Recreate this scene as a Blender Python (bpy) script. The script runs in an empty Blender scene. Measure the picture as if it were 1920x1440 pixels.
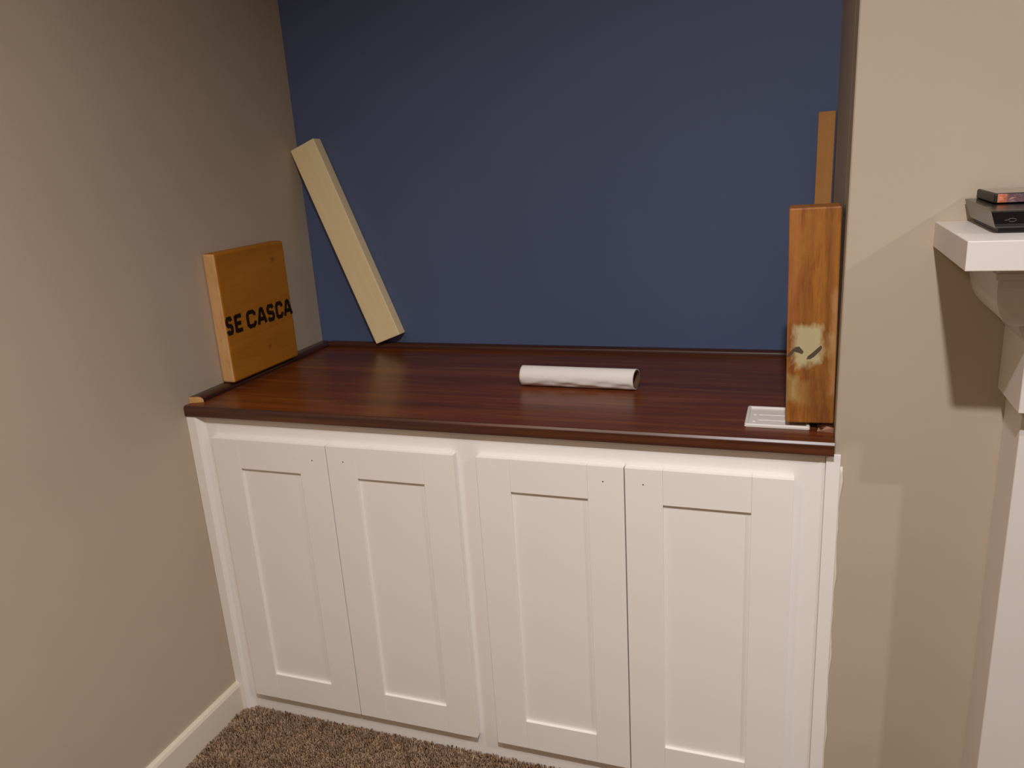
import bpy, bmesh, math, random
import numpy as np
from mathutils import Vector, Matrix

random.seed(7); rng = np.random.default_rng(7)
sc = bpy.context.scene
COL = sc.collection

# ------------------------------------------------------------------ camera
CAM = Vector((1.4016, -1.4713, 1.4254))
R_ = Vector((0.9423, 0.3291, -0.0614)); U_ = Vector((-0.0363, 0.2826, 0.9586)); F_ = Vector((-0.3328, 0.9010, -0.2782))
cd = bpy.data.cameras.new('camera'); cam = bpy.data.objects.new('camera', cd); COL.objects.link(cam)
cd.sensor_fit = 'HORIZONTAL'; cd.sensor_width = 36.0; cd.lens = 36.0 * 1466.0 / 1920.0
cd.clip_start = 0.02; cd.clip_end = 50
F_.normalize(); R_ = (R_ - F_ * R_.dot(F_)).normalized(); U_ = R_.cross(F_)
m = Matrix((( R_.x, U_.x, -F_.x, CAM.x), (R_.y, U_.y, -F_.y, CAM.y), (R_.z, U_.z, -F_.z, CAM.z), (0, 0, 0, 1)))
cam.matrix_world = m
sc.camera = cam

# ------------------------------------------------------------------ world, lights, exposure
w = bpy.data.worlds.new('world'); sc.world = w; w.use_nodes = True
w.node_tree.nodes['Background'].inputs[0].default_value = (1.0, 0.95, 0.9, 1)
w.node_tree.nodes['Background'].inputs[1].default_value = 0.02

def disk_light(name, x, y, power, size=0.07, spread=170, col=(1.0, 0.967, 0.98), z=2.415):
    ld = bpy.data.lights.new(name, 'AREA'); ld.shape = 'DISK'; ld.size = size; ld.energy = power
    ld.color = col; ld.spread = math.radians(spread)
    o = bpy.data.objects.new(name, ld); COL.objects.link(o); o.location = (x, y, z)
    return o
disk_light('ceiling_can_light', 1.41, -1.42, 35, spread=164)
disk_light('ceiling_can_light.001', 0.55, -2.70, 7, spread=150, col=(1.0, 0.86, 0.70))
disk_light('ceiling_can_light.002', 3.25, -1.16, 22, spread=150, col=(1.0, 0.98, 1.0))
disk_light('left_fill_light', 0.42, -1.25, 5.0, spread=165, col=(1.0, 0.82, 0.60))  # added warm fill to lift the left doors and wall, no known fixture

sc.view_settings.view_transform = 'Standard'; sc.view_settings.look = 'None'
sc.view_settings.gamma = 1.0; sc.view_settings.use_curve_mapping = False
sc.view_settings.exposure = 0.0

# ------------------------------------------------------------------ material helpers
def s2l(c):
    return tuple(((v / 255) / 12.92 if v / 255 <= 0.04045 else ((v / 255 + 0.055) / 1.055) ** 2.4) for v in c) + (1.0,)

class NT:
    def __init__(self, name):
        self.m = bpy.data.materials.new(name); self.m.use_nodes = True
        self.t = self.m.node_tree; self.b = self.t.nodes['Principled BSDF']
    def n(self, typ, **kw):
        x = self.t.nodes.new(typ)
        for k, v in kw.items():
            if k.startswith('i_'):
                x.inputs[k[2:].replace('_', ' ')].default_value = v
            else: setattr(x, k, v)
        return x
    def l(self, a, b): self.t.links.new(a, b)
    def coords(self, scale=(1, 1, 1), loc=(0, 0, 0), rot=(0, 0, 0)):
        tc = self.n('ShaderNodeTexCoord'); mp = self.n('ShaderNodeMapping')
        mp.inputs['Scale'].default_value = scale; mp.inputs['Location'].default_value = loc; mp.inputs['Rotation'].default_value = rot
        self.l(tc.outputs['Object'], mp.inputs['Vector']); return mp.outputs['Vector']
    def noise(self, vec, scale=5, detail=4, rough=0.5, dist=0.0):
        x = self.n('ShaderNodeTexNoise'); x.inputs['Scale'].default_value = scale; x.inputs['Detail'].default_value = detail
        x.inputs['Roughness'].default_value = rough; x.inputs['Distortion'].default_value = dist
        self.l(vec, x.inputs['Vector']); return x.outputs['Fac']
    def ramp(self, fac, stops):
        x = self.n('ShaderNodeValToRGB'); e = x.color_ramp.elements
        while len(e) < len(stops): e.new(0.5)
        for k, (p, c) in enumerate(stops): e[k].position = p; e[k].color = c
        self.l(fac, x.inputs['Fac']); return x.outputs['Color']
    def mix(self, fac, a, b, blend='MIX'):
        x = self.n('ShaderNodeMix', data_type='RGBA', blend_type=blend)
        for s, v in ((x.inputs['Factor'], fac), (x.inputs[6], a), (x.inputs[7], b)):
            if hasattr(v, 'is_output') or isinstance(v, bpy.types.NodeSocket): self.l(v, s)
            else: s.default_value = v
        return x.outputs[2]
    def math(self, op, a, b=0.0, clamp=False):
        x = self.n('ShaderNodeMath', operation=op); x.use_clamp = clamp
        for s, v in ((x.inputs[0], a), (x.inputs[1], b)):
            if isinstance(v, bpy.types.NodeSocket): self.l(v, s)
            else: s.default_value = v
        return x.outputs[0]
    def bump(self, h, strength=0.2, dist=0.002):
        x = self.n('ShaderNodeBump'); x.inputs['Strength'].default_value = strength; x.inputs['Distance'].default_value = dist
        self.l(h, x.inputs['Height']); self.l(x.outputs['Normal'], self.b.inputs['Normal'])
    def color(self, c):
        if isinstance(c, bpy.types.NodeSocket): self.l(c, self.b.inputs['Base Color'])
        else: self.b.inputs['Base Color'].default_value = c
    def set(self, rough=0.5, spec=0.5, coat=0.0, coat_r=0.1, metal=0.0):
        self.b.inputs['Roughness'].default_value = rough; self.b.inputs['Specular IOR Level'].default_value = spec
        self.b.inputs['Coat Weight'].default_value = coat; self.b.inputs['Coat Roughness'].default_value = coat_r
        self.b.inputs['Metallic'].default_value = metal

def paint(name, rgb, rough=0.6, spec=0.3, mottle=0.03, bump=0.12, bscale=260):
    t = NT(name); v = t.coords()
    a = s2l(rgb); d = tuple(x * (1 - mottle * 2) for x in a[:3]) + (1,)
    t.color(t.ramp(t.noise(v, 3, 3), [(0.3, d), (0.7, a)])); t.set(rough, spec)
    t.bump(t.noise(v, bscale, 3), bump, 0.001); return t.m

def wood(name, stops, axis='X', scale=9, stretch=0.07, rough=0.6, spec=0.3, coat=0.0, coat_r=0.2, bump=0.15, dist=1.2, off=(0, 0, 0), extra=None):
    t = NT(name)
    s = [1, 1, 1]; s['XYZ'.index(axis)] = stretch
    v = t.coords(tuple(s), off)
    g = t.noise(v, scale, 5, 0.6, dist); f = t.noise(v, scale * 7, 4, 0.65, 0.4)
    fac = t.math('ADD', t.math('MULTIPLY', g, 0.72), t.math('MULTIPLY', f, 0.28))
    c = t.ramp(fac, stops)
    if extra: c = extra(t, c)
    t.color(c); t.set(rough, spec, coat, coat_r); t.bump(f, bump, 0.001)
    return t.m

M = {}
M['beige'] = paint('beige_wall_paint', (190, 175, 155), 0.62, 0.25)
M['blue'] = paint('navy_wall_paint', (88, 101, 137), 0.55, 0.3)
M['white'] = paint('white_cabinet_paint', (245, 240, 234), 0.42, 0.4, 0.01, 0.03, 120)
M['trimwhite'] = paint('white_trim_paint', (220, 212, 205), 0.4, 0.4, 0.01, 0.03, 120)
M['basewhite'] = paint('cream_baseboard_paint', (228, 217, 198), 0.45, 0.35, 0.01, 0.03, 120)
M['ceil'] = paint('ceiling_paint', (225, 220, 210), 0.9, 0.1)
M['caulk'] = paint('white_caulk', (226, 219, 200), 0.5, 0.4, 0.02, 0.1, 60)

def counter_extra(t, c):
    v = t.coords((0.35, 9.0, 1.0), (3.1, 0.4, 0))
    band = t.noise(v, 1.6, 2, 0.5, 0.2)
    c = t.mix(t.math('MULTIPLY', t.math('SUBTRACT', band, 0.3, True), 1.1), c, s2l((48, 20, 12)), 'MIX')
    v2 = t.coords((0.8, 14, 1), (0.2, 1.3, 0)); st = t.ramp(t.noise(v2, 3.0, 3, 0.6, 0.5), [(0.54, (0, 0, 0, 1)), (0.74, (1, 1, 1, 1))])
    x = t.n('ShaderNodeRGBToBW'); t.l(st, x.inputs[0])
    return t.mix(t.math('MULTIPLY', x.outputs[0], 0.5), c, s2l((146, 92, 42)))
M['counter'] = wood('mahogany_stained_wood', [(0.22, s2l((78, 34, 14))), (0.5, s2l((110, 52, 20))), (0.80, s2l((144, 80, 32)))],
                    'X', 26, 0.05, rough=0.36, spec=0.35, coat=0.12, coat_r=0.14, bump=0.06, extra=counter_extra)
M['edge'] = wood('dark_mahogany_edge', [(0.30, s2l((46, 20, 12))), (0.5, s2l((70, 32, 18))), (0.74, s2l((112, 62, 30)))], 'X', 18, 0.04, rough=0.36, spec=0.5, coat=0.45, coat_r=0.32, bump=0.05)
M['mould'] = wood('dark_stained_moulding', [(0.3, s2l((42, 18, 12))), (0.7, s2l((92, 50, 30)))], 'X', 20, 0.06, rough=0.45, spec=0.4, coat=0.1, bump=0.06)
M['mould_y'] = wood('dark_stained_side_moulding', [(0.3, s2l((42, 18, 12))), (0.7, s2l((78, 40, 25)))], 'Y', 20, 0.06, rough=0.33, spec=0.5, coat=0.3, bump=0.06)
M['raw'] = wood('raw_wood', [(0.3, s2l((190, 140, 80))), (0.7, s2l((226, 184, 122)))], 'Y', 30, 0.1, rough=0.8)
M['chip'] = wood('chipped_wood', [(0.3, s2l((120, 78, 60))), (0.7, s2l((205, 160, 130)))], 'Y', 60, 0.6, rough=0.8)
M['pine'] = wood('pale_pine', [(0.3, s2l((246, 224, 172))), (0.55, s2l((251, 232, 184))), (0.8, s2l((253, 238, 198)))], 'Z', 22, 0.05, rough=0.6, spec=0.3, bump=0.08)

def knots(t, c):
    tc = t.n('ShaderNodeTexCoord')
    out = c
    for (x, y, z), r in (((0.019, 0.085, 0.290), 0.012), ((0.019, 0.02, 0.060), 0.007)):
        d = t.n('ShaderNodeVectorMath', operation='DISTANCE'); d.inputs[1].default_value = (x, y, z); t.l(tc.outputs['Object'], d.inputs[0])
        f = t.math('SUBTRACT', 1.0, t.math('DIVIDE', d.outputs['Value'], r), True)
        out = t.mix(t.math('MULTIPLY', f, 0.8), out, s2l((120, 66, 26)))
    return out
M['fir'] = wood('golden_fir', [(0.28, s2l((158, 98, 18))), (0.5, s2l((174, 111, 26))), (0.75, s2l((188, 126, 38)))], 'Y', 14, 0.12, rough=0.6, spec=0.3, bump=0.1, extra=knots)
M['firend'] = wood('pale_fir_edge', [(0.28, s2l((196, 146, 92))), (0.5, s2l((212, 166, 112))), (0.75, s2l((222, 182, 130)))], 'Z', 30, 0.2, rough=0.7)
M['ink'] = paint('black_stamp_ink', (62, 44, 34), 0.7, 0.2, 0.15, 0.1, 90)

def cedar_extra(t, c):
    # old treated timber: a greenish worn label area, a lower pale streak, dark weathering
    tc = t.n('ShaderNodeTexCoord'); nv = t.coords()
    sep = t.n('ShaderNodeSeparateXYZ'); t.l(tc.outputs['Object'], sep.inputs[0])
    wob = t.math('SUBTRACT', t.noise(t.coords((1, 1, 0.35)), 90, 4, 0.65), 0.5)
    def box(cx, cz, hx, hz, soft=0.006, wb=0.03):
        dx = t.math('SUBTRACT', t.math('ABSOLUTE', t.math('SUBTRACT', sep.outputs['X'], cx)), hx)
        dz = t.math('SUBTRACT', t.math('ABSOLUTE', t.math('SUBTRACT', sep.outputs['Z'], cz)), hz)
        d = t.math('ADD', t.math('MAXIMUM', dx, dz), t.math('MULTIPLY', wob, wb))
        return t.math('SUBTRACT', 1.0, t.math('DIVIDE', t.math('ADD', d, soft), soft * 2), True)
    vs = t.coords((1, 1, 0.08), (0.3, 0, 0)); dark = t.ramp(t.noise(vs, 40, 3, 0.6, 0.6), [(0.5, (0, 0, 0, 1)), (0.7, (1, 1, 1, 1))])
    bw = t.n('ShaderNodeRGBToBW'); t.l(dark, bw.inputs[0])
    c = t.mix(t.math('MULTIPLY', bw.outputs[0], 0.4), c, s2l((100, 58, 28)))
    c = t.mix(t.math('MULTIPLY', box(0.024, 0.055, 0.016, 0.075, 0.02, 0.06), 0.5), c, s2l((98, 58, 30)))
    c = t.mix(t.math('MULTIPLY', box(0.040, 0.16, 0.005, 0.10, 0.006, 0.03), 0.55), c, s2l((200, 150, 104)))
    c = t.mix(t.math('MULTIPLY', box(-0.034, 0.30, 0.008, 0.10, 0.012, 0.04), 0.5), c, s2l((176, 106, 62)))
    c = t.mix(t.math('MULTIPLY', box(-0.006, 0.156, 0.024, 0.035), 0.85), c, s2l((200, 192, 148)))
    c = t.mix(t.math('MULTIPLY', box(-0.012, 0.123, 0.012, 0.012), 0.8), c, s2l((196, 186, 140)))
    c = t.mix(t.math('MULTIPLY', box(0.034, 0.155, 0.006, 0.018, 0.008), 0.5), c, s2l((180, 158, 104)))
    c = t.mix(t.math('MULTIPLY', box(-0.030, 0.070, 0.008, 0.022, 0.008, 0.02), 0.75), c, s2l((184, 164, 104)))
    c = t.mix(t.math('MULTIPLY', box(-0.010, 0.060, 0.006, 0.020, 0.01, 0.02), 0.5), c, s2l((182, 146, 84)))
    return c
M['cedar'] = wood('weathered_amber_timber', [(0.30, s2l((112, 62, 24))), (0.44, s2l((150, 90, 36))), (0.56, s2l((172, 114, 44))), (0.64, s2l((160, 98, 44))), (0.78, s2l((190, 140, 66)))],
                  'Z', 34, 0.12, rough=0.55, spec=0.35, bump=0.2, dist=0.9, extra=cedar_extra)
M['lath'] = wood('tan_lath', [(0.3, s2l((184, 128, 68))), (0.7, s2l((200, 146, 82)))], 'Z', 30, 0.05, rough=0.65, bump=0.06)
M['paper'] = paint('white_paper', (238, 232, 226), 0.85, 0.15, 0.01, 0.2, 180)
M['card'] = paint('brown_cardboard', (120, 92, 70), 0.9, 0.1, 0.05)
M['plastic'] = paint('white_plastic', (236, 231, 224), 0.35, 0.5, 0.0, 0.0)
M['black'] = paint('black_gloss_plastic', (16, 15, 18), 0.12, 0.6, 0.0, 0.0)
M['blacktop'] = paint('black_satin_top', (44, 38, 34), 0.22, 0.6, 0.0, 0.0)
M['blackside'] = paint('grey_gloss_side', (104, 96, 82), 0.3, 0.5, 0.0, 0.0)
M['blackmat'] = paint('black_matte_plastic', (34, 30, 29), 0.5, 0.4, 0.03, 0.1, 60)
M['silver'] = paint('silver_print', (92, 88, 86), 0.4, 0.5, 0.0, 0.0)

t = NT('printed_spine'); v = t.coords((1, 1, 1), (0.02, 0, 0))
c1 = t.ramp(t.noise(v, 75, 4, 0.7, 0.6), [(0.32, s2l((52, 40, 48))), (0.45, s2l((120, 88, 84))), (0.56, s2l((92, 78, 92))), (0.68, s2l((178, 130, 110)))])
sepx = t.n('ShaderNodeSeparateXYZ'); tcx = t.n('ShaderNodeTexCoord'); t.l(tcx.outputs['Object'], sepx.inputs[0])
fx = t.math('SUBTRACT', 1.0, t.math('DIVIDE', t.math('SUBTRACT', sepx.outputs['X'], 0.014), 0.004), True)
c2 = t.ramp(t.noise(v, 160, 3), [(0.35, s2l((176, 96, 70))), (0.65, s2l((226, 150, 118)))])
t.color(t.mix(fx, c1, c2)); t.set(0.25, 0.5); M['spine'] = t.m

t = NT('brown_carpet'); v = t.coords()
at = t.n('ShaderNodeAttribute', attribute_name='tuft')
cl = t.noise(v, 34, 3, 0.6)
val = t.math('ADD', t.math('MULTIPLY', at.outputs['Fac'], 0.42), t.math('MULTIPLY', t.math('SUBTRACT', cl, 0.15), 0.85))
t.color(t.ramp(val, [(0.1, s2l((90, 68, 54))), (0.4, s2l((136, 110, 88))), (0.7, s2l((176, 148, 122))), (1.0, s2l((208, 184, 158)))])); t.set(0.95, 0.1)
M['tuft'] = t.m
t = NT('carpet_backing'); v = t.coords()
t.color(t.ramp(t.noise(v, 220, 3, 0.7), [(0.3, s2l((84, 62, 46))), (0.5, s2l((122, 96, 74))), (0.7, s2l((160, 130, 104)))])); t.set(0.95, 0.1)
t.bump(t.noise(v, 220, 3), 0.8, 0.01); M['carpet'] = t.m

# ------------------------------------------------------------------ mesh helpers
def link(name, me, parent=None, mat=None):
    o = bpy.data.objects.new(name, me); COL.objects.link(o)
    if mat is not None and len(me.materials) == 0: me.materials.append(mat)
    if parent is not None: o.parent = parent
    return o
def obj(name, bm, mat, parent=None, smooth=False):
    bmesh.ops.recalc_face_normals(bm, faces=bm.faces)
    me = bpy.data.meshes.new(name); bm.to_mesh(me); bm.free()
    if smooth:
        for p in me.polygons: p.use_smooth = True
    return link(name, me, parent, mat)
def box(bm, a, b, bevel=0.0, seg=2):
    r = bmesh.ops.create_cube(bm, size=1.0); vs = r['verts']
    for v in vs:
        v.co = Vector(((a[0] + b[0]) / 2 + v.co.x * (b[0] - a[0]), (a[1] + b[1]) / 2 + v.co.y * (b[1] - a[1]), (a[2] + b[2]) / 2 + v.co.z * (b[2] - a[2])))
    if bevel:
        es = list({e for v in vs for e in v.link_edges})
        bmesh.ops.bevel(bm, geom=es, offset=bevel, segments=seg, affect='EDGES', profile=0.5, clamp_overlap=True)
    return bm
def bx(a, b, bevel=0.0, seg=2): return box(bmesh.new(), a, b, bevel, seg)
def prism(bm, pts, ext, f):
    """extrude the 2D outline pts along ext=(e0,e1); f(u,v,e)->xyz"""
    A = [bm.verts.new(f(u, v, ext[0])) for u, v in pts]; B = [bm.verts.new(f(u, v, ext[1])) for u, v in pts]
    bm.faces.new(A); bm.faces.new(list(reversed(B)))
    n = len(pts)
    for i in range(n): bm.faces.new((A[i], B[i], B[(i + 1) % n], A[(i + 1) % n]))
    return bm
def tag(o, label=None, cat=None, group=None, kind=None):
    if label: o['label'] = label
    if cat: o['category'] = cat
    if group: o['group'] = group
    if kind: o['kind'] = kind
    return o
def thing(name, label, cat, loc=(0, 0, 0), rot=(0, 0, 0), group=None):
    o = bpy.data.objects.new(name, None); COL.objects.link(o); o.location = loc; o.rotation_euler = rot
    o.empty_display_size = 0.05
    return tag(o, label, cat, group)
def struct(name, bm, mat, parent=None, label=None):
    o = obj(name, bm, mat, parent); o['kind'] = 'structure'
    if label: o['label'] = label
    return o

# ------------------------------------------------------------------ the setting
D = 0.612; W = 1.487; ZC = 0.8876; H = 2.44; XE = 4.3; YR = -4.3
struct('floor', bx((-0.1, YR - 0.1, -0.08), (XE + 0.1, D + 0.1, 0.0)), M['carpet'], label='brown carpeted floor')
struct('ceiling', bx((-0.1, YR - 0.1, H), (XE + 0.1, D + 0.1, H + 0.08)), M['ceil'], label='plain off-white ceiling')
struct('wall_left', bx((-0.1, YR, 0), (0, D, H)), M['beige'], label='beige painted side wall left of the alcove')
struct('wall_back', bx((-0.1, D, 0), (W + 0.1, D + 0.1, H)), M['blue'], label='navy blue painted back wall of the alcove')
struct('wall_right', bx((W, 0.1, 0), (W + 0.1, D, H)), M['beige'], label='beige return wall at the right side of the alcove')
struct('wall_front', bx((W, 0.0, 0), (XE, 0.1, H), 0.002, 1), M['beige'], label='beige painted wall behind the fireplace mantel')
struct('wall_far_right', bx((XE, YR, 0), (XE + 0.1, 0.1, H)), M['beige'], label='beige wall out of view at right')
struct('wall_rear', bx((-0.1, YR - 0.1, 0), (XE + 0.1, YR, H)), M['beige'], label='beige wall behind the camera')

def base_profile(h=0.091, d=0.013):
    return [(0, 0), (d, 0), (d, h - 0.012), (d - 0.003, h - 0.004), (d - 0.006, h), (0, h)]
struct('baseboard_left', prism(bmesh.new(), base_profile(), (YR, -0.0165), lambda u, v, e: (u, e, v)), M['basewhite'], label='white baseboard along the left beige wall')
struct('baseboard_right', prism(bmesh.new(), base_profile(), (W + 0.03, 1.752), lambda u, v, e: (e, -u, v)), M['basewhite'], label='white baseboard right of the cabinet')

# carpet pile: one object of short twisted tufts
def carpet_patch():
    xs = np.arange(0.016, 1.72, 0.0048); ys = np.arange(-0.80, -0.001, 0.0048)
    X, Y = np.meshgrid(xs, ys); X = X.ravel() + rng.uniform(-.0022, .0022, X.size); Y = Y.ravel() + rng.uniform(-.0022, .0022, Y.size)
    n = X.size
    hgt = 0.0105 + rng.uniform(-.003, .003, n) + 0.002 * np.sin(X * 31 + 2 * np.sin(Y * 23)) * np.sin(Y * 37)
    r0 = rng.uniform(.0016, .0024, n); ang = rng.uniform(0, 6.28, n)
    lean = rng.uniform(0, .006, n); la = rng.uniform(0, 6.28, n)
    lx = lean * np.cos(la); ly = lean * np.sin(la)
    V = np.zeros((n, 10, 3))
    for k in range(3):
        a = ang + k * 2.094
        for row, (fr_, fl, tw, hz) in enumerate(((1.0, 0.0, 0.0, 0.0), (1.55, .45, .6, .62), (1.15, .95, 1.1, .94))):
            V[:, row * 3 + k, 0] = X + lx * fl + r0 * fr_ * np.cos(a + tw)
            V[:, row * 3 + k, 1] = Y + ly * fl + r0 * fr_ * np.sin(a + tw)
            V[:, row * 3 + k, 2] = hgt * hz
    V[:, 9, 0] = X + lx; V[:, 9, 1] = Y + ly; V[:, 9, 2] = hgt
    V[:, :, 1] = np.minimum(V[:, :, 1], -0.0003); V[:, :, 0] = np.maximum(V[:, :, 0], 0.0135)
    T = []
    for k in range(3):
        j = (k + 1) % 3
        T += [(k, j, 3 + j), (k, 3 + j, 3 + k), (3 + k, 3 + j, 6 + j), (3 + k, 6 + j, 6 + k), (6 + k, 6 + j, 9)]
    T = np.array(T); F = (T[None] + (np.arange(n) * 10)[:, None, None]).reshape(-1, 3)
    me = bpy.data.meshes.new('carpet_pile')
    me.vertices.add(n * 10); me.vertices.foreach_set('co', V.reshape(-1))
    me.loops.add(F.size); me.loops.foreach_set('vertex_index', F.reshape(-1).astype(np.int32))
    me.polygons.add(len(F)); me.polygons.foreach_set('loop_start', (np.arange(len(F)) * 3).astype(np.int32))
    me.polygons.foreach_set('loop_total', np.full(len(F), 3, np.int32))
    me.update(calc_edges=True)
    a = me.attributes.new('tuft', 'FLOAT', 'POINT'); a.data.foreach_set('value', np.repeat(rng.beta(1.4, 1.4, n), 10).astype(np.float32))
    me.polygons.foreach_set('use_smooth', np.ones(len(F), bool))
    return me
cp = link('carpet_pile', carpet_patch(), bpy.data.objects['floor'], M['tuft'])
tag(cp, 'speckled brown shaggy carpet pile', kind='stuff')

# ------------------------------------------------------------------ base cabinet
cab = thing('base_cabinet', 'white built-in base cabinet with four shaker doors under the dark countertop', 'cabinet')
bm = bmesh.new()
def fr(a, b): box(bm, a, b, 0.0006, 1)
ZT = ZC - 0.0272
fr((0.034, 0, 0.0), (0.078, 0.019, ZT)); fr((0.708, 0, 0.0), (0.778, 0.019, ZT)); fr((1.411, 0, 0.0), (1.473, 0.019, ZT))
fr((0.078, 0, 0.792), (0.708, 0.019, ZT)); fr((0.778, 0, 0.792), (1.411, 0.019, ZT))
fr((0.078, 0, 0.0), (0.708, 0.019, 0.082)); fr((0.778, 0, 0.0), (1.411, 0.019, 0.082))
obj('face_frame', bm, M['white'], cab)
bm = bmesh.new()
box(bm, (0.002, 0.019, 0.0), (0.02, 0.60, ZT)); box(bm, (1.467, 0.019, 0.0), (1.485, 0.60, ZT)); box(bm, (0.734, 0.019, 0.0), (0.752, 0.60, ZT))
box(bm, (0.02, 0.019, 0.06), (0.734, 0.60, 0.078)); box(bm, (0.752, 0.019, 0.06), (1.467, 0.60, 0.078)); box(bm, (0.02, 0.59, 0.078), (0.734, 0.60, ZT)); box(bm, (0.752, 0.59, 0.078), (1.467, 0.60, ZT))
obj('carcass', bm, M['white'], cab)
# left scribe strip with a sloped inner edge, right flat strip, caulk
obj('filler_strip', prism(bmesh.new(), [(0.001, 0.019), (0.001, -0.0165), (0.026, -0.0165), (0.031, -0.013), (0.040, -0.002), (0.043, -0.0005), (0.043, 0.019)], (0.0, ZT - 0.001), lambda u, v, e: (u, v, e)), M['white'], cab)
obj('filler_strip', bx((1.4735, -0.004, 0.0), (1.4985, -0.0004, ZT - 0.0015), 0.0007, 1), M['white'], cab)
bm = bmesh.new(); Ls, Rs = [], []
for k in range(61):
    z = 0.835 - 0.835 * k / 60
    wdt = 0.003 + 0.0022 * math.sin(k * .7) * math.sin(k * .23 + 1) + 0.0015 * random.random() + (0.0015 if k < 4 else 0)
    Ls.append(z); Rs.append(max(0.001, wdt))
vs = [[bm.verts.new(p) for p in ((1.4985, -0.0001, z), (1.4985, -0.0026, z), (1.4985 + wd * .7, -0.0018, z), (1.4985 + wd, -0.0001, z))] for z, wd in zip(Ls, Rs)]
for a, b in zip(vs[:-1], vs[1:]):
    for i in range(4): bm.faces.new((a[i], a[(i + 1) % 4], b[(i + 1) % 4], b[i]))
bm.faces.new(vs[0]); bm.faces.new(list(reversed(vs[-1])))
o = obj('caulk_bead', bm, M['caulk'], cab, True)

DW = 0.3235; ST = 0.0764; DZ0, DZ1 = 0.0665, 0.809; YD = -0.019
pm = bmesh.new(); box(pm, (ST - 0.008, -0.012, ST - 0.008), (DW - ST + 0.008, -0.0045, DZ1 - DZ0 - ST + 0.008)); pm_me = bpy.data.meshes.new('door'); pm.to_mesh(pm_me); pm.free(); pm_me.materials.append(M['white'])
HD = DZ1 - DZ0
def mesh_of(name, bm, mat):
    bmesh.ops.recalc_face_normals(bm, faces=bm.faces); me = bpy.data.meshes.new(name); bm.to_mesh(me); bm.free(); me.materials.append(mat); return me
stile_me = mesh_of('stile', bx((0, YD, 0), (ST, -0.0006, HD), 0.0009, 2), M['white'])
rail_me = mesh_of('rail', bx((ST + 0.0001, YD + 0.0002, 0), (DW - ST - 0.0001, -0.0006, ST), 0.0008, 2), M['white'])
bmk = bmesh.new(); bmesh.ops.create_cone(bmk, cap_ends=True, segments=10, radius1=0.0014, radius2=0.0014, depth=0.0008)
bmesh.ops.rotate(bmk, verts=bmk.verts, matrix=Matrix.Rotation(math.pi / 2, 3, 'X'))
dot_me = mesh_of('pilot_hole', bmk, M['ink'])
for x0, hx, hz in ((0.0670, 0.352, 0.770), (0.3931, 0.436, 0.772), (0.7697, 1.050, 0.775), (1.0958, 1.133, 0.775)):
    d = link('door', pm_me, cab); d.location = (x0, 0, DZ0)
    a = link('stile', stile_me, d); b = link('stile', stile_me, d); b.location = (DW - ST, 0, 0)
    r1 = link('rail', rail_me, d); r2 = link('rail', rail_me, d); r2.location = (0, 0, HD - ST)
    p = link('pilot_hole', dot_me, d); p.location = (hx - x0, YD - 0.0001, hz - DZ0)

# ------------------------------------------------------------------ countertop with its mouldings
ct = thing('countertop', 'glossy dark mahogany stained wooden countertop on the white cabinet', 'countertop', (0.74, 0.3, ZT))
YC = -0.020
def lp(x, y, z): return (x - 0.74, y - 0.3, z - ZT)
bm = bmesh.new(); r = 0.0058
prof = [(D - 0.001, ZT), (D - 0.001, ZC)]
prof += [(YC + 0.0056, ZC), (YC + 0.0042, ZC - 0.0005), (YC + 0.0036, ZC - 0.0009), (YC + 0.0006, ZC - 0.0049), (YC + 0.0002, ZC - 0.0057), (YC, ZC - 0.0072)]   # eased, worn front arris
for k in range(5):
    a = math.pi / 2 * k / 4; prof.append((YC + 0.003 - 0.003 * math.cos(a), ZT + 0.003 - 0.003 * math.sin(a)))
prism(bm, prof, (0.001, W - 0.001), lambda u, v, e: lp(e, u, v))
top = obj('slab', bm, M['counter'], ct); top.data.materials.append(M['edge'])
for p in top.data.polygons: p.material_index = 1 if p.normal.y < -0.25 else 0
for p in top.data.polygons: p.use_smooth = False
def quarter(wd, ht, n=5):
    pts = [(0, 0), (wd, 0), (wd, ht * 0.35)]
    for k in range(1, n + 1):
        a = math.pi / 2 * k / n; pts.append((wd * 0.45 + wd * 0.55 * math.cos(a), ht * 0.35 + ht * 0.65 * math.sin(a)))
    pts.append((0, ht)); return pts
q = quarter(0.031, 0.0155)
bm = bmesh.new()   # left, mitred at the front so the raw wood shows
A = [bm.verts.new(lp(0.001 + u, 0.004 + u * 0.45, ZC + v)) for u, v in q]; B = [bm.verts.new(lp(0.001 + u, D - 0.002, ZC + v)) for u, v in q]
fe = bm.faces.new(A); fe.material_index = 1; bm.faces.new(list(reversed(B)))
for i in range(len(q)): bm.faces.new((A[i], B[i], B[(i + 1) % len(q)], A[(i + 1) % len(q)]))
o = obj('side_moulding', bm, M['mould_y'], ct); o.data.materials.append(M['raw'])
o['label'] = 'stained moulding with a bare wood front end'
q2 = quarter(0.020, 0.0155)
obj('back_moulding', prism(bmesh.new(), q2, (0.033, W - 0.033), lambda u, v, e: lp(e, D - 0.001 - u, ZC + v)), M['mould'], ct)
q3 = quarter(0.030, 0.0112)
bm = bmesh.new()
A = [bm.verts.new(lp(W - 0.001 - u, 0.036 + 0.010 * math.sin(i * 2.1) * 0.5, ZC + v)) for i, (u, v) in enumerate(q3)]; B = [bm.verts.new(lp(W - 0.001 - u, D - 0.002, ZC + v)) for u, v in q3]
fe = bm.faces.new(A); fe.material_index = 1; bm.faces.new(list(reversed(B)))
for i in range(len(q3)): bm.faces.new((A[i], B[i], B[(i + 1) % len(q3)], A[(i + 1) % len(q3)]))
o = obj('side_moulding', bm, M['mould_y'], ct); o.data.materials.append(M['chip'])
o['label'] = 'stained moulding with a splintered front end'

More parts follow.
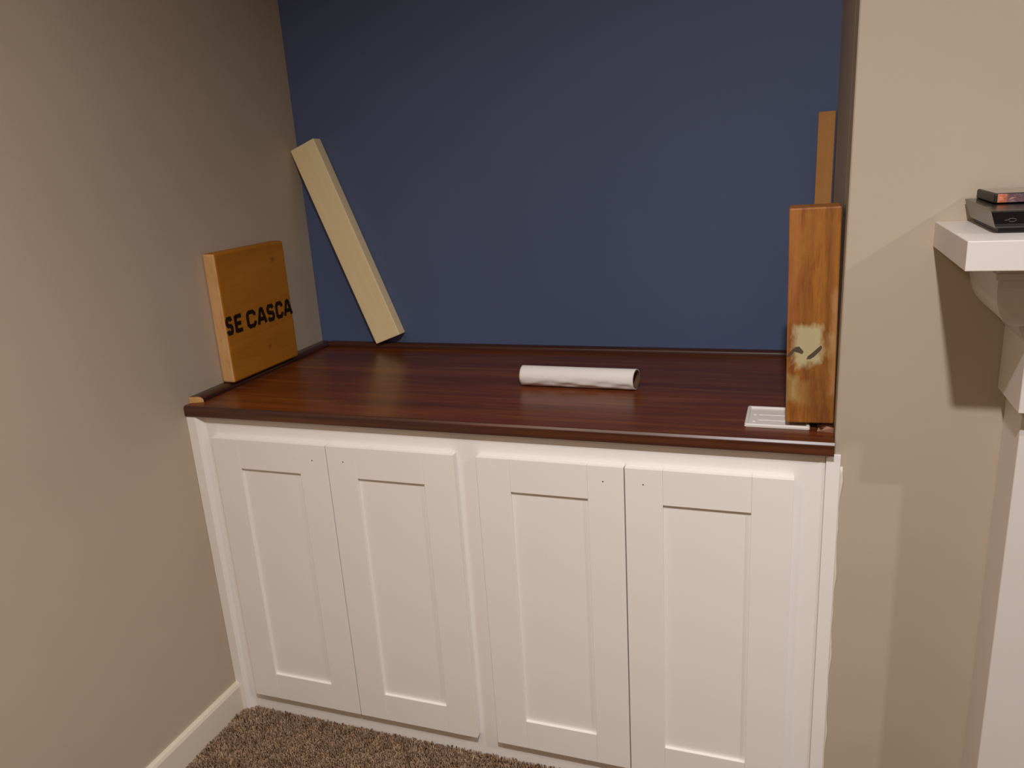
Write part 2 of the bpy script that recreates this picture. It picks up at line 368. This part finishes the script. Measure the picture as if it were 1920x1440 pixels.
# ------------------------------------------------------------------ wood offcuts
def rough_board(hx, hy, hz, z0, bevel=0.003, amp=0.0006, cuts=6):
    bm = bmesh.new(); box(bm, (-hx, -hy, z0), (hx, hy, z0 + 2 * hz), bevel, 2)
    for v in bm.verts:
        n = Vector((math.sin(v.co.z * 41 + v.co.x * 90), math.sin(v.co.x * 57 + v.co.z * 23), math.sin(v.co.y * 61 + v.co.x * 71)))
        v.co += n * amp
    return bm
# orange block, stamped, on the left moulding against the left wall
BZ = ZC + 0.0162
blk = thing('wood_block', 'short thick golden wood offcut stamped SE CASCA leaning on the left wall', 'wood block', (0.0212, 0.2755, BZ), (0, 0, math.radians(-0.4)))
bm = rough_board(0.019, 0.1435, 0.168, 0.0, 0.0055, 0.0005)
for f in bm.faces:
    f.material_index = 1 if f.normal.y < -0.7 else 0
o = obj('board', bm, M['fir'], blk); o.data.materials.append(M['firend'])
o.location = (0, 0, 0)
def stroke_path(bm, pts, w, x):
    """a flat band of width w along the 2D path pts (y, z), mitred at the corners"""
    P = [Vector(p) for p in pts]; L, R = [], []
    for i, p in enumerate(P):
        d0 = (p - P[i - 1]).normalized() if i else (P[1] - p).normalized()
        d1 = (P[i + 1] - p).normalized() if i < len(P) - 1 else d0
        n0 = Vector((-d0.y, d0.x)); n1 = Vector((-d1.y, d1.x)); m_ = (n0 + n1).normalized()
        k = w / 2 / max(0.4, m_.dot(n0))
        L.append(bm.verts.new((x, *(p + m_ * k)))); R.append(bm.verts.new((x, *(p - m_ * k))))
    for a in range(len(P) - 1): bm.faces.new((L[a], R[a], R[a + 1], L[a + 1]))
GLYPH = {   # centre lines in a unit box inset by half a stroke
    'S': [[(1, .80), (.82, 1), (.18, 1), (0, .84), (0, .66), (.16, .53), (.84, .47), (1, .34), (1, .16), (.82, 0), (.18, 0), (0, .20)]],
    'E': [[(0, -.09), (0, 1.09)], [(0, 1), (1.02, 1)], [(0, .5), (.88, .5)], [(0, 0), (1.02, 0)]],
    'C': [[(1, .70), (1, .84), (.80, 1), (.20, 1), (0, .84), (0, .16), (.20, 0), (.80, 0), (1, .16), (1, .30)]],
    'A': [[(-.06, -.09), (.40, 1.06)], [(1.06, -.09), (.60, 1.06)], [(.36, 1.0), (.64, 1.0)], [(.18, .27), (.82, .27)]]}
bm = bmesh.new(); zb, zt, sw = 1.0280 - BZ, 1.0768 - BZ, 0.0112
for ch, a, b in (('S', .1335, .161), ('E', .167, .202), ('C', .2155, .256), ('A', .260, .300), ('S', .303, .337), ('C', .342, .377), ('A', .379, .4185)):
    y0, y1 = a - 0.2755 + sw / 2, b - 0.2755 - sw / 2
    for path in GLYPH[ch]:
        stroke_path(bm, [(y0 + u * (y1 - y0), zb + sw / 2 + v * (zt - zb - sw)) for u, v in path], sw, 0.0195)
bmesh.ops.solidify(bm, geom=bm.faces[:], thickness=0.00015)
o = obj('lettering', bm, M['ink'], blk); o['label'] = 'black stamped letters SE CASCA'

# pale plank in the back left corner
th = math.atan2(0.221 - 0.008, 0.575)
pl = obj('plank', rough_board(0.0445, 0.019, 0.308, 0.0, 0.0025, 0.0004), M['pine'])
pl.location = (0.215 + 0.0445 * math.cos(th), 0.5915, ZC + 0.0166 + 0.0445 * math.sin(th)); pl.rotation_euler = (0, -th, 0)
tag(pl, 'long pale pine plank leaning diagonally in the back left corner against the blue wall', 'plank')

# thick amber timber on the right
tm = thing('timber_post', 'thick weathered amber timber offcut with a pale green patch standing at the right end', 'wood post', (1.4425, 0.0945, ZC + 0.0118), (0, math.radians(-0.95), 0))
bm = rough_board(0.0438, 0.0445, 0.2035, 0.0, 0.003, 0.0006)
obj('post', bm, M['cedar'], tm)
def stroke(name, pts, parent, mat, y):
    bm = bmesh.new()
    A = [bm.verts.new((x, y, z)) for x, z in pts]; B = [bm.verts.new((x, y + 0.0012, z)) for x, z in pts]
    bm.faces.new(A); bm.faces.new(list(reversed(B)))
    for i in range(len(pts)): bm.faces.new((A[i], B[i], B[(i + 1) % len(pts)], A[(i + 1) % len(pts)]))
    return obj(name, bm, mat, parent)
M['pencil'] = paint('dark_smudge', (92, 84, 66), 0.7, 0.2, 0.1)
stroke('ink_mark', [(-0.0080, 0.128), (-0.0015, 0.1285), (0.0050, 0.133), (0.0160, 0.145), (0.0185, 0.151), (0.0170, 0.1545), (0.0120, 0.150), (0.002, 0.140), (-0.006, 0.133)], tm, M['pencil'], -0.0453)
stroke('ink_mark', [(-0.0425, 0.132), (-0.036, 0.135), (-0.030, 0.143), (-0.024, 0.141), (-0.016, 0.138), (-0.0135, 0.142), (-0.017, 0.147), (-0.0215, 0.152), (-0.028, 0.151), (-0.035, 0.144), (-0.0415, 0.136)], tm, M['pencil'], -0.0453)

# thin lath in the back right corner
lt = obj('lath', rough_board(0.0185, 0.0095, 0.2895, 0.0, 0.0012, 0.0003), M['lath'])
lt.location = (1.462, 0.5795, ZC + 0.0160); lt.rotation_euler = (math.radians(-1.6), math.radians(0.25), 0)
tag(lt, 'thin tan wooden lath standing upright behind the thick timber post', 'wood strip')

# ------------------------------------------------------------------ paper roll
ro = 0.0245
roll = thing('paper_roll', 'nearly empty white paper towel roll lying on the dark countertop', 'paper roll', (0.929, 0.2645, ZC + ro + 0.0008), (0, 0, math.radians(-0.4)))
bm = bmesh.new(); N, Lk, L = 64, 60, 0.280
skew = lambda y: 0.17 * y   # the right end is cut a little aslant
rings = []
for i in range(Lk + 1):
    x = -L / 2 + L * i / Lk; ring = []
    for k in range(N):
        a = 2 * math.pi * k / N
        rr = ro + 0.0004 * math.sin(a * 3 + x * 9) - 0.0002
        # creases in the loose last sheet, low on the side towards the camera
        low = math.exp(-((a - 3.75) / 0.55) ** 2)
        rr += low * (0.0007 * math.sin(x * 95 + a * 5) + 0.0008 * math.sin(x * 41 + 1 - a * 7) * (1 if x > -0.06 else .3)) - low * 0.0004
        ring.append(bm.verts.new((x + (skew(rr * math.cos(a)) if x > L / 2 - 0.013 else 0), rr * math.cos(a), rr * math.sin(a))))
    rings.append(ring)
inner = [[bm.verts.new((x + (skew((ro - 0.0028) * math.cos(2 * math.pi * k / N)) if x > 0 else 0), (ro - 0.0028) * math.cos(2 * math.pi * k / N), (ro - 0.0028) * math.sin(2 * math.pi * k / N))) for k in range(N)] for x in (-L / 2, L / 2)]
for a, b in zip(rings[:-1], rings[1:]):
    for k in range(N): bm.faces.new((a[k], a[(k + 1) % N], b[(k + 1) % N], b[k]))
for k in range(N):
    j = (k + 1) % N
    bm.faces.new((rings[0][k], inner[0][k], inner[0][j], rings[0][j])); bm.faces.new((rings[-1][k], rings[-1][j], inner[1][j], inner[1][k]))
    bm.faces.new((inner[0][k], inner[1][k], inner[1][j], inner[0][j]))
o = obj('paper', bm, M['paper'], roll, True)
o.data.shade_smooth()
bm = bmesh.new(); ra, rb = ro - 0.0030, ro - 0.0042
g = [[bm.verts.new((x + (skew(rad * math.cos(2 * math.pi * k / N)) if x > 0 else 0), rad * math.cos(2 * math.pi * k / N), rad * math.sin(2 * math.pi * k / N))) for k in range(N)] for x, rad in ((-L / 2 - .0004, ra), (L / 2 + .0004, ra), (L / 2 + .0004, rb), (-L / 2 - .0004, rb))]
for i in range(4):
    a, b = g[i], g[(i + 1) % 4]
    for k in range(N): bm.faces.new((a[k], a[(k + 1) % N], b[(k + 1) % N], b[k]))
o = obj('core', bm, M['card'], roll, True); o['label'] = 'brown cardboard core'

# ------------------------------------------------------------------ white plate with rim and ribs
pt = thing('wall_plate', 'white plastic plate lying face down under the amber timber post', 'plate', (1.384, 0.103, ZC + 0.0004), (0, 0, math.radians(-0.5)))
hx, hy, ht, rim = 0.0605, 0.0585, 0.0062, 0.0060
bm = bmesh.new(); box(bm, (-hx, -hy, 0), (hx, hy, 0.0025), 0.001, 1); obj('base', bm, M['plastic'], pt)
bm = bmesh.new()
def rr_loop(hx, hy, r, z, n=5):
    out = []
    for cx, cy, a0 in ((hx - r, hy - r, 0), (-hx + r, hy - r, 90), (-hx + r, -hy + r, 180), (hx - r, -hy + r, 270)):
        for k in range(n + 1):
            a = math.radians(a0 + 90 * k / n); out.append(bm.verts.new((cx + r * math.cos(a), cy + r * math.sin(a), z)))
    return out
loops = [rr_loop(hx, hy, 0.005, 0.0), rr_loop(hx, hy, 0.005, ht - 0.002), rr_loop(hx - 0.0015, hy - 0.0015, 0.004, ht - 0.0004), rr_loop(hx - 0.003, hy - 0.003, 0.003, ht), rr_loop(hx - rim, hy - rim, 0.002, ht - 0.0005), rr_loop(hx - rim - 0.001, hy - rim - 0.001, 0.002, 0.0025)]
for a, b in zip(loops[:-1], loops[1:]):
    n = len(a)
    for k in range(n): bm.faces.new((a[k], a[(k + 1) % n], b[(k + 1) % n], b[k]))
obj('rim', bm, M['plastic'], pt)
for yy in (-0.016, 0.016):
    obj('rib', bx((-hx + 0.024, yy - 0.006, 0.002), (hx - 0.012, yy + 0.006, 0.0034), 0.0006, 2), M['plastic'], pt)
for yy in (-0.03, 0.012):
    bm = bmesh.new(); bmesh.ops.create_cone(bm, cap_ends=True, segments=14, radius1=0.0040, radius2=0.0030, depth=0.0016, matrix=Matrix.Translation((-hx + 0.017, yy, 0.0030))); obj('screw_boss', bm, M['plastic'], pt)

# ------------------------------------------------------------------ fireplace mantel
MX0, MX1 = 1.621, 3.20
mt = thing('fireplace_mantel', 'white fireplace mantel with a moulded shelf on the right beige wall', 'mantel', (MX0, 0, 0))
def ml(x, y, z): return (x - MX0, y, z)
SZ0, SZ1 = 1.2395, 1.2800
obj('shelf', bx(ml(MX0, -0.275, SZ0), ml(MX1, -0.0005, SZ1), 0.0012, 2), M['trimwhite'], mt)
FX0, FX1, FY = 1.738, MX1 - 0.11, -0.140
obj('frieze', bx(ml(FX0, FY, 0.998), ml(FX1, -0.0005, 1.1180), 0.001, 1), M['trimwhite'], mt)
cp_ = [(0.0, 1.108), (0.004, 1.112), (0.0145, 1.1300), (0.0165, 1.134), (0.0165, 1.1395)]
for k in range(9):   # cove rising to the shelf
    a = math.pi / 2 * k / 8
    cp_.append((0.0200 + 0.040 * math.sin(a), 1.1400 + 0.062 * (1 - math.cos(a))))
cp_ += [(0.060, 1.214), (0.064, 1.216), (0.064, 1.2240), (0.061, 1.2255), (0.061, SZ0 - 0.0003)]
bm = bmesh.new(); rows = []
for o_, z in cp_:
    rows.append([bm.verts.new(ml(*p)) for p in ((FX0 - o_, -0.0005, z), (FX0 - o_, FY - o_, z), (FX1 + o_, FY - o_, z), (FX1 + o_, -0.0005, z))])
for a, b in zip(rows[:-1], rows[1:]):
    for k in range(3): bm.faces.new((a[k], a[k + 1], b[k + 1], b[k]))
bm.faces.new(rows[-1]); bm.faces.new(list(reversed(rows[0]))); bm.faces.new([r_[0] for r_ in rows]); bm.faces.new([r_[3] for r_ in reversed(rows)])
cr = obj('crown_moulding', bm, M['trimwhite'], mt)
cr.data.shade_smooth()
for e in cr.data.edges: e.use_edge_sharp = False
m_ = cr.modifiers.new('edges', 'EDGE_SPLIT'); m_.split_angle = math.radians(32)
for x0, x1 in ((1.752, 1.94), (FX1 - 0.202, FX1 - 0.014)):
    obj('leg', bx(ml(x0, -0.104, 0.0), ml(x1, -0.0005, 0.9979), 0.001, 1), M['trimwhite'], mt)

# ------------------------------------------------------------------ disc player and film case on the mantel
PX = 1.660; PL = 0.36
dp = thing('disc_player', 'flat glossy black disc player on the white mantel shelf', 'disc player', (PX, -0.10, SZ1))
# body outline in y-z, left end tapering inwards towards the bottom
yz = [(-0.094, 0.0075), (-0.098, 0.010), (-0.100, 0.014), (-0.0995, 0.0300), (-0.097, 0.0316), (-0.060, 0.0350), (0.088, 0.0362), (0.090, 0.034), (0.090, 0.014), (0.080, 0.0075)]
bm = bmesh.new()
def px_(y, z, e):
    tz = min(1.0, max(0.0, (z - 0.0075) / 0.028)); ins = 0.0085 * (1 - tz) ** 1.7
    return (e + (ins if e < PL / 2 else -ins), y, z)
prism(bm, yz, (0.0, PL), px_)
bmesh.ops.recalc_face_normals(bm, faces=bm.faces)
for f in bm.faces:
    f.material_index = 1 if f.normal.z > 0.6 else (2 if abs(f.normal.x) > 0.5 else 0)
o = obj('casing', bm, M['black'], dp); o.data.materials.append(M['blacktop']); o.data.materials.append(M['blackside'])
obj('base', bx((0.013, -0.090, 0.0), (PL - 0.013, 0.078, 0.0078), 0.001, 1), M['blackmat'], dp)
# disc logo on the front: a swoosh closing into a ring at its right end
bm = bmesh.new(); pts = []
for k in range(15):
    a = math.radians(170 - 300 * k / 14); pts.append((0.0265 + 0.0052 * math.cos(a), 0.0192 + 0.0022 * math.sin(a)))
pts = [(0.0175, 0.0186), (0.0200, 0.0192), (0.0235, 0.0193)] + pts[1:]
prev = None
for i, (x, z) in enumerate(pts):
    hw = 0.00035
    q_ = [bm.verts.new((x, -0.1004, z - hw)), bm.verts.new((x, -0.1004, z + hw)), bm.verts.new((x, -0.0998, z + hw)), bm.verts.new((x, -0.0998, z - hw))]
    if prev:
        for k in range(4): bm.faces.new((prev[k], prev[(k + 1) % 4], q_[(k + 1) % 4], q_[k]))
    prev = q_
o = obj('disc_logo', bm, M['silver'], dp); o['label'] = 'grey disc swoosh logo on the front'
o['kind'] = 'stuff'
bm = bmesh.new()
for k in range(12):
    x = 0.013 + k * 0.0033; box(bm, (x, -0.0975, 0.0316), (x + 0.0020, -0.0955, 0.0322))
o = obj('silver_legend', bm, M['silver'], dp); o['kind'] = 'stuff'

fc = thing('film_case', 'black film case with a colourful orange printed spine lying on the disc player', 'disc case', (1.676, -0.130, SZ1 + 0.0364), (0, 0, math.radians(0.6)))
cw, cdp, chh = 0.190, 0.118, 0.0145
bm = bmesh.new(); box(bm, (0, 0, 0), (cw, cdp, chh), 0.0028, 3); obj('case', bm, M['blackmat'], fc)
M['sleeve'] = paint('glossy_sleeve_reflection_tint', (132, 116, 104), 0.08, 0.8, 0.05, 0.0)  # pale tint: the wall's reflection in the glossy sleeve, put into its colour
obj('cover_sleeve', bx((0.003, 0.003, chh - 0.0006), (cw - 0.003, cdp - 0.006, chh + 0.0003), 0.0002, 1), M['sleeve'], fc)
obj('spine_print', bx((0.0045, -0.0004, 0.0012), (cw - 0.0045, 0.0008, chh - 0.0010), 0.0003, 1), M['spine'], fc)
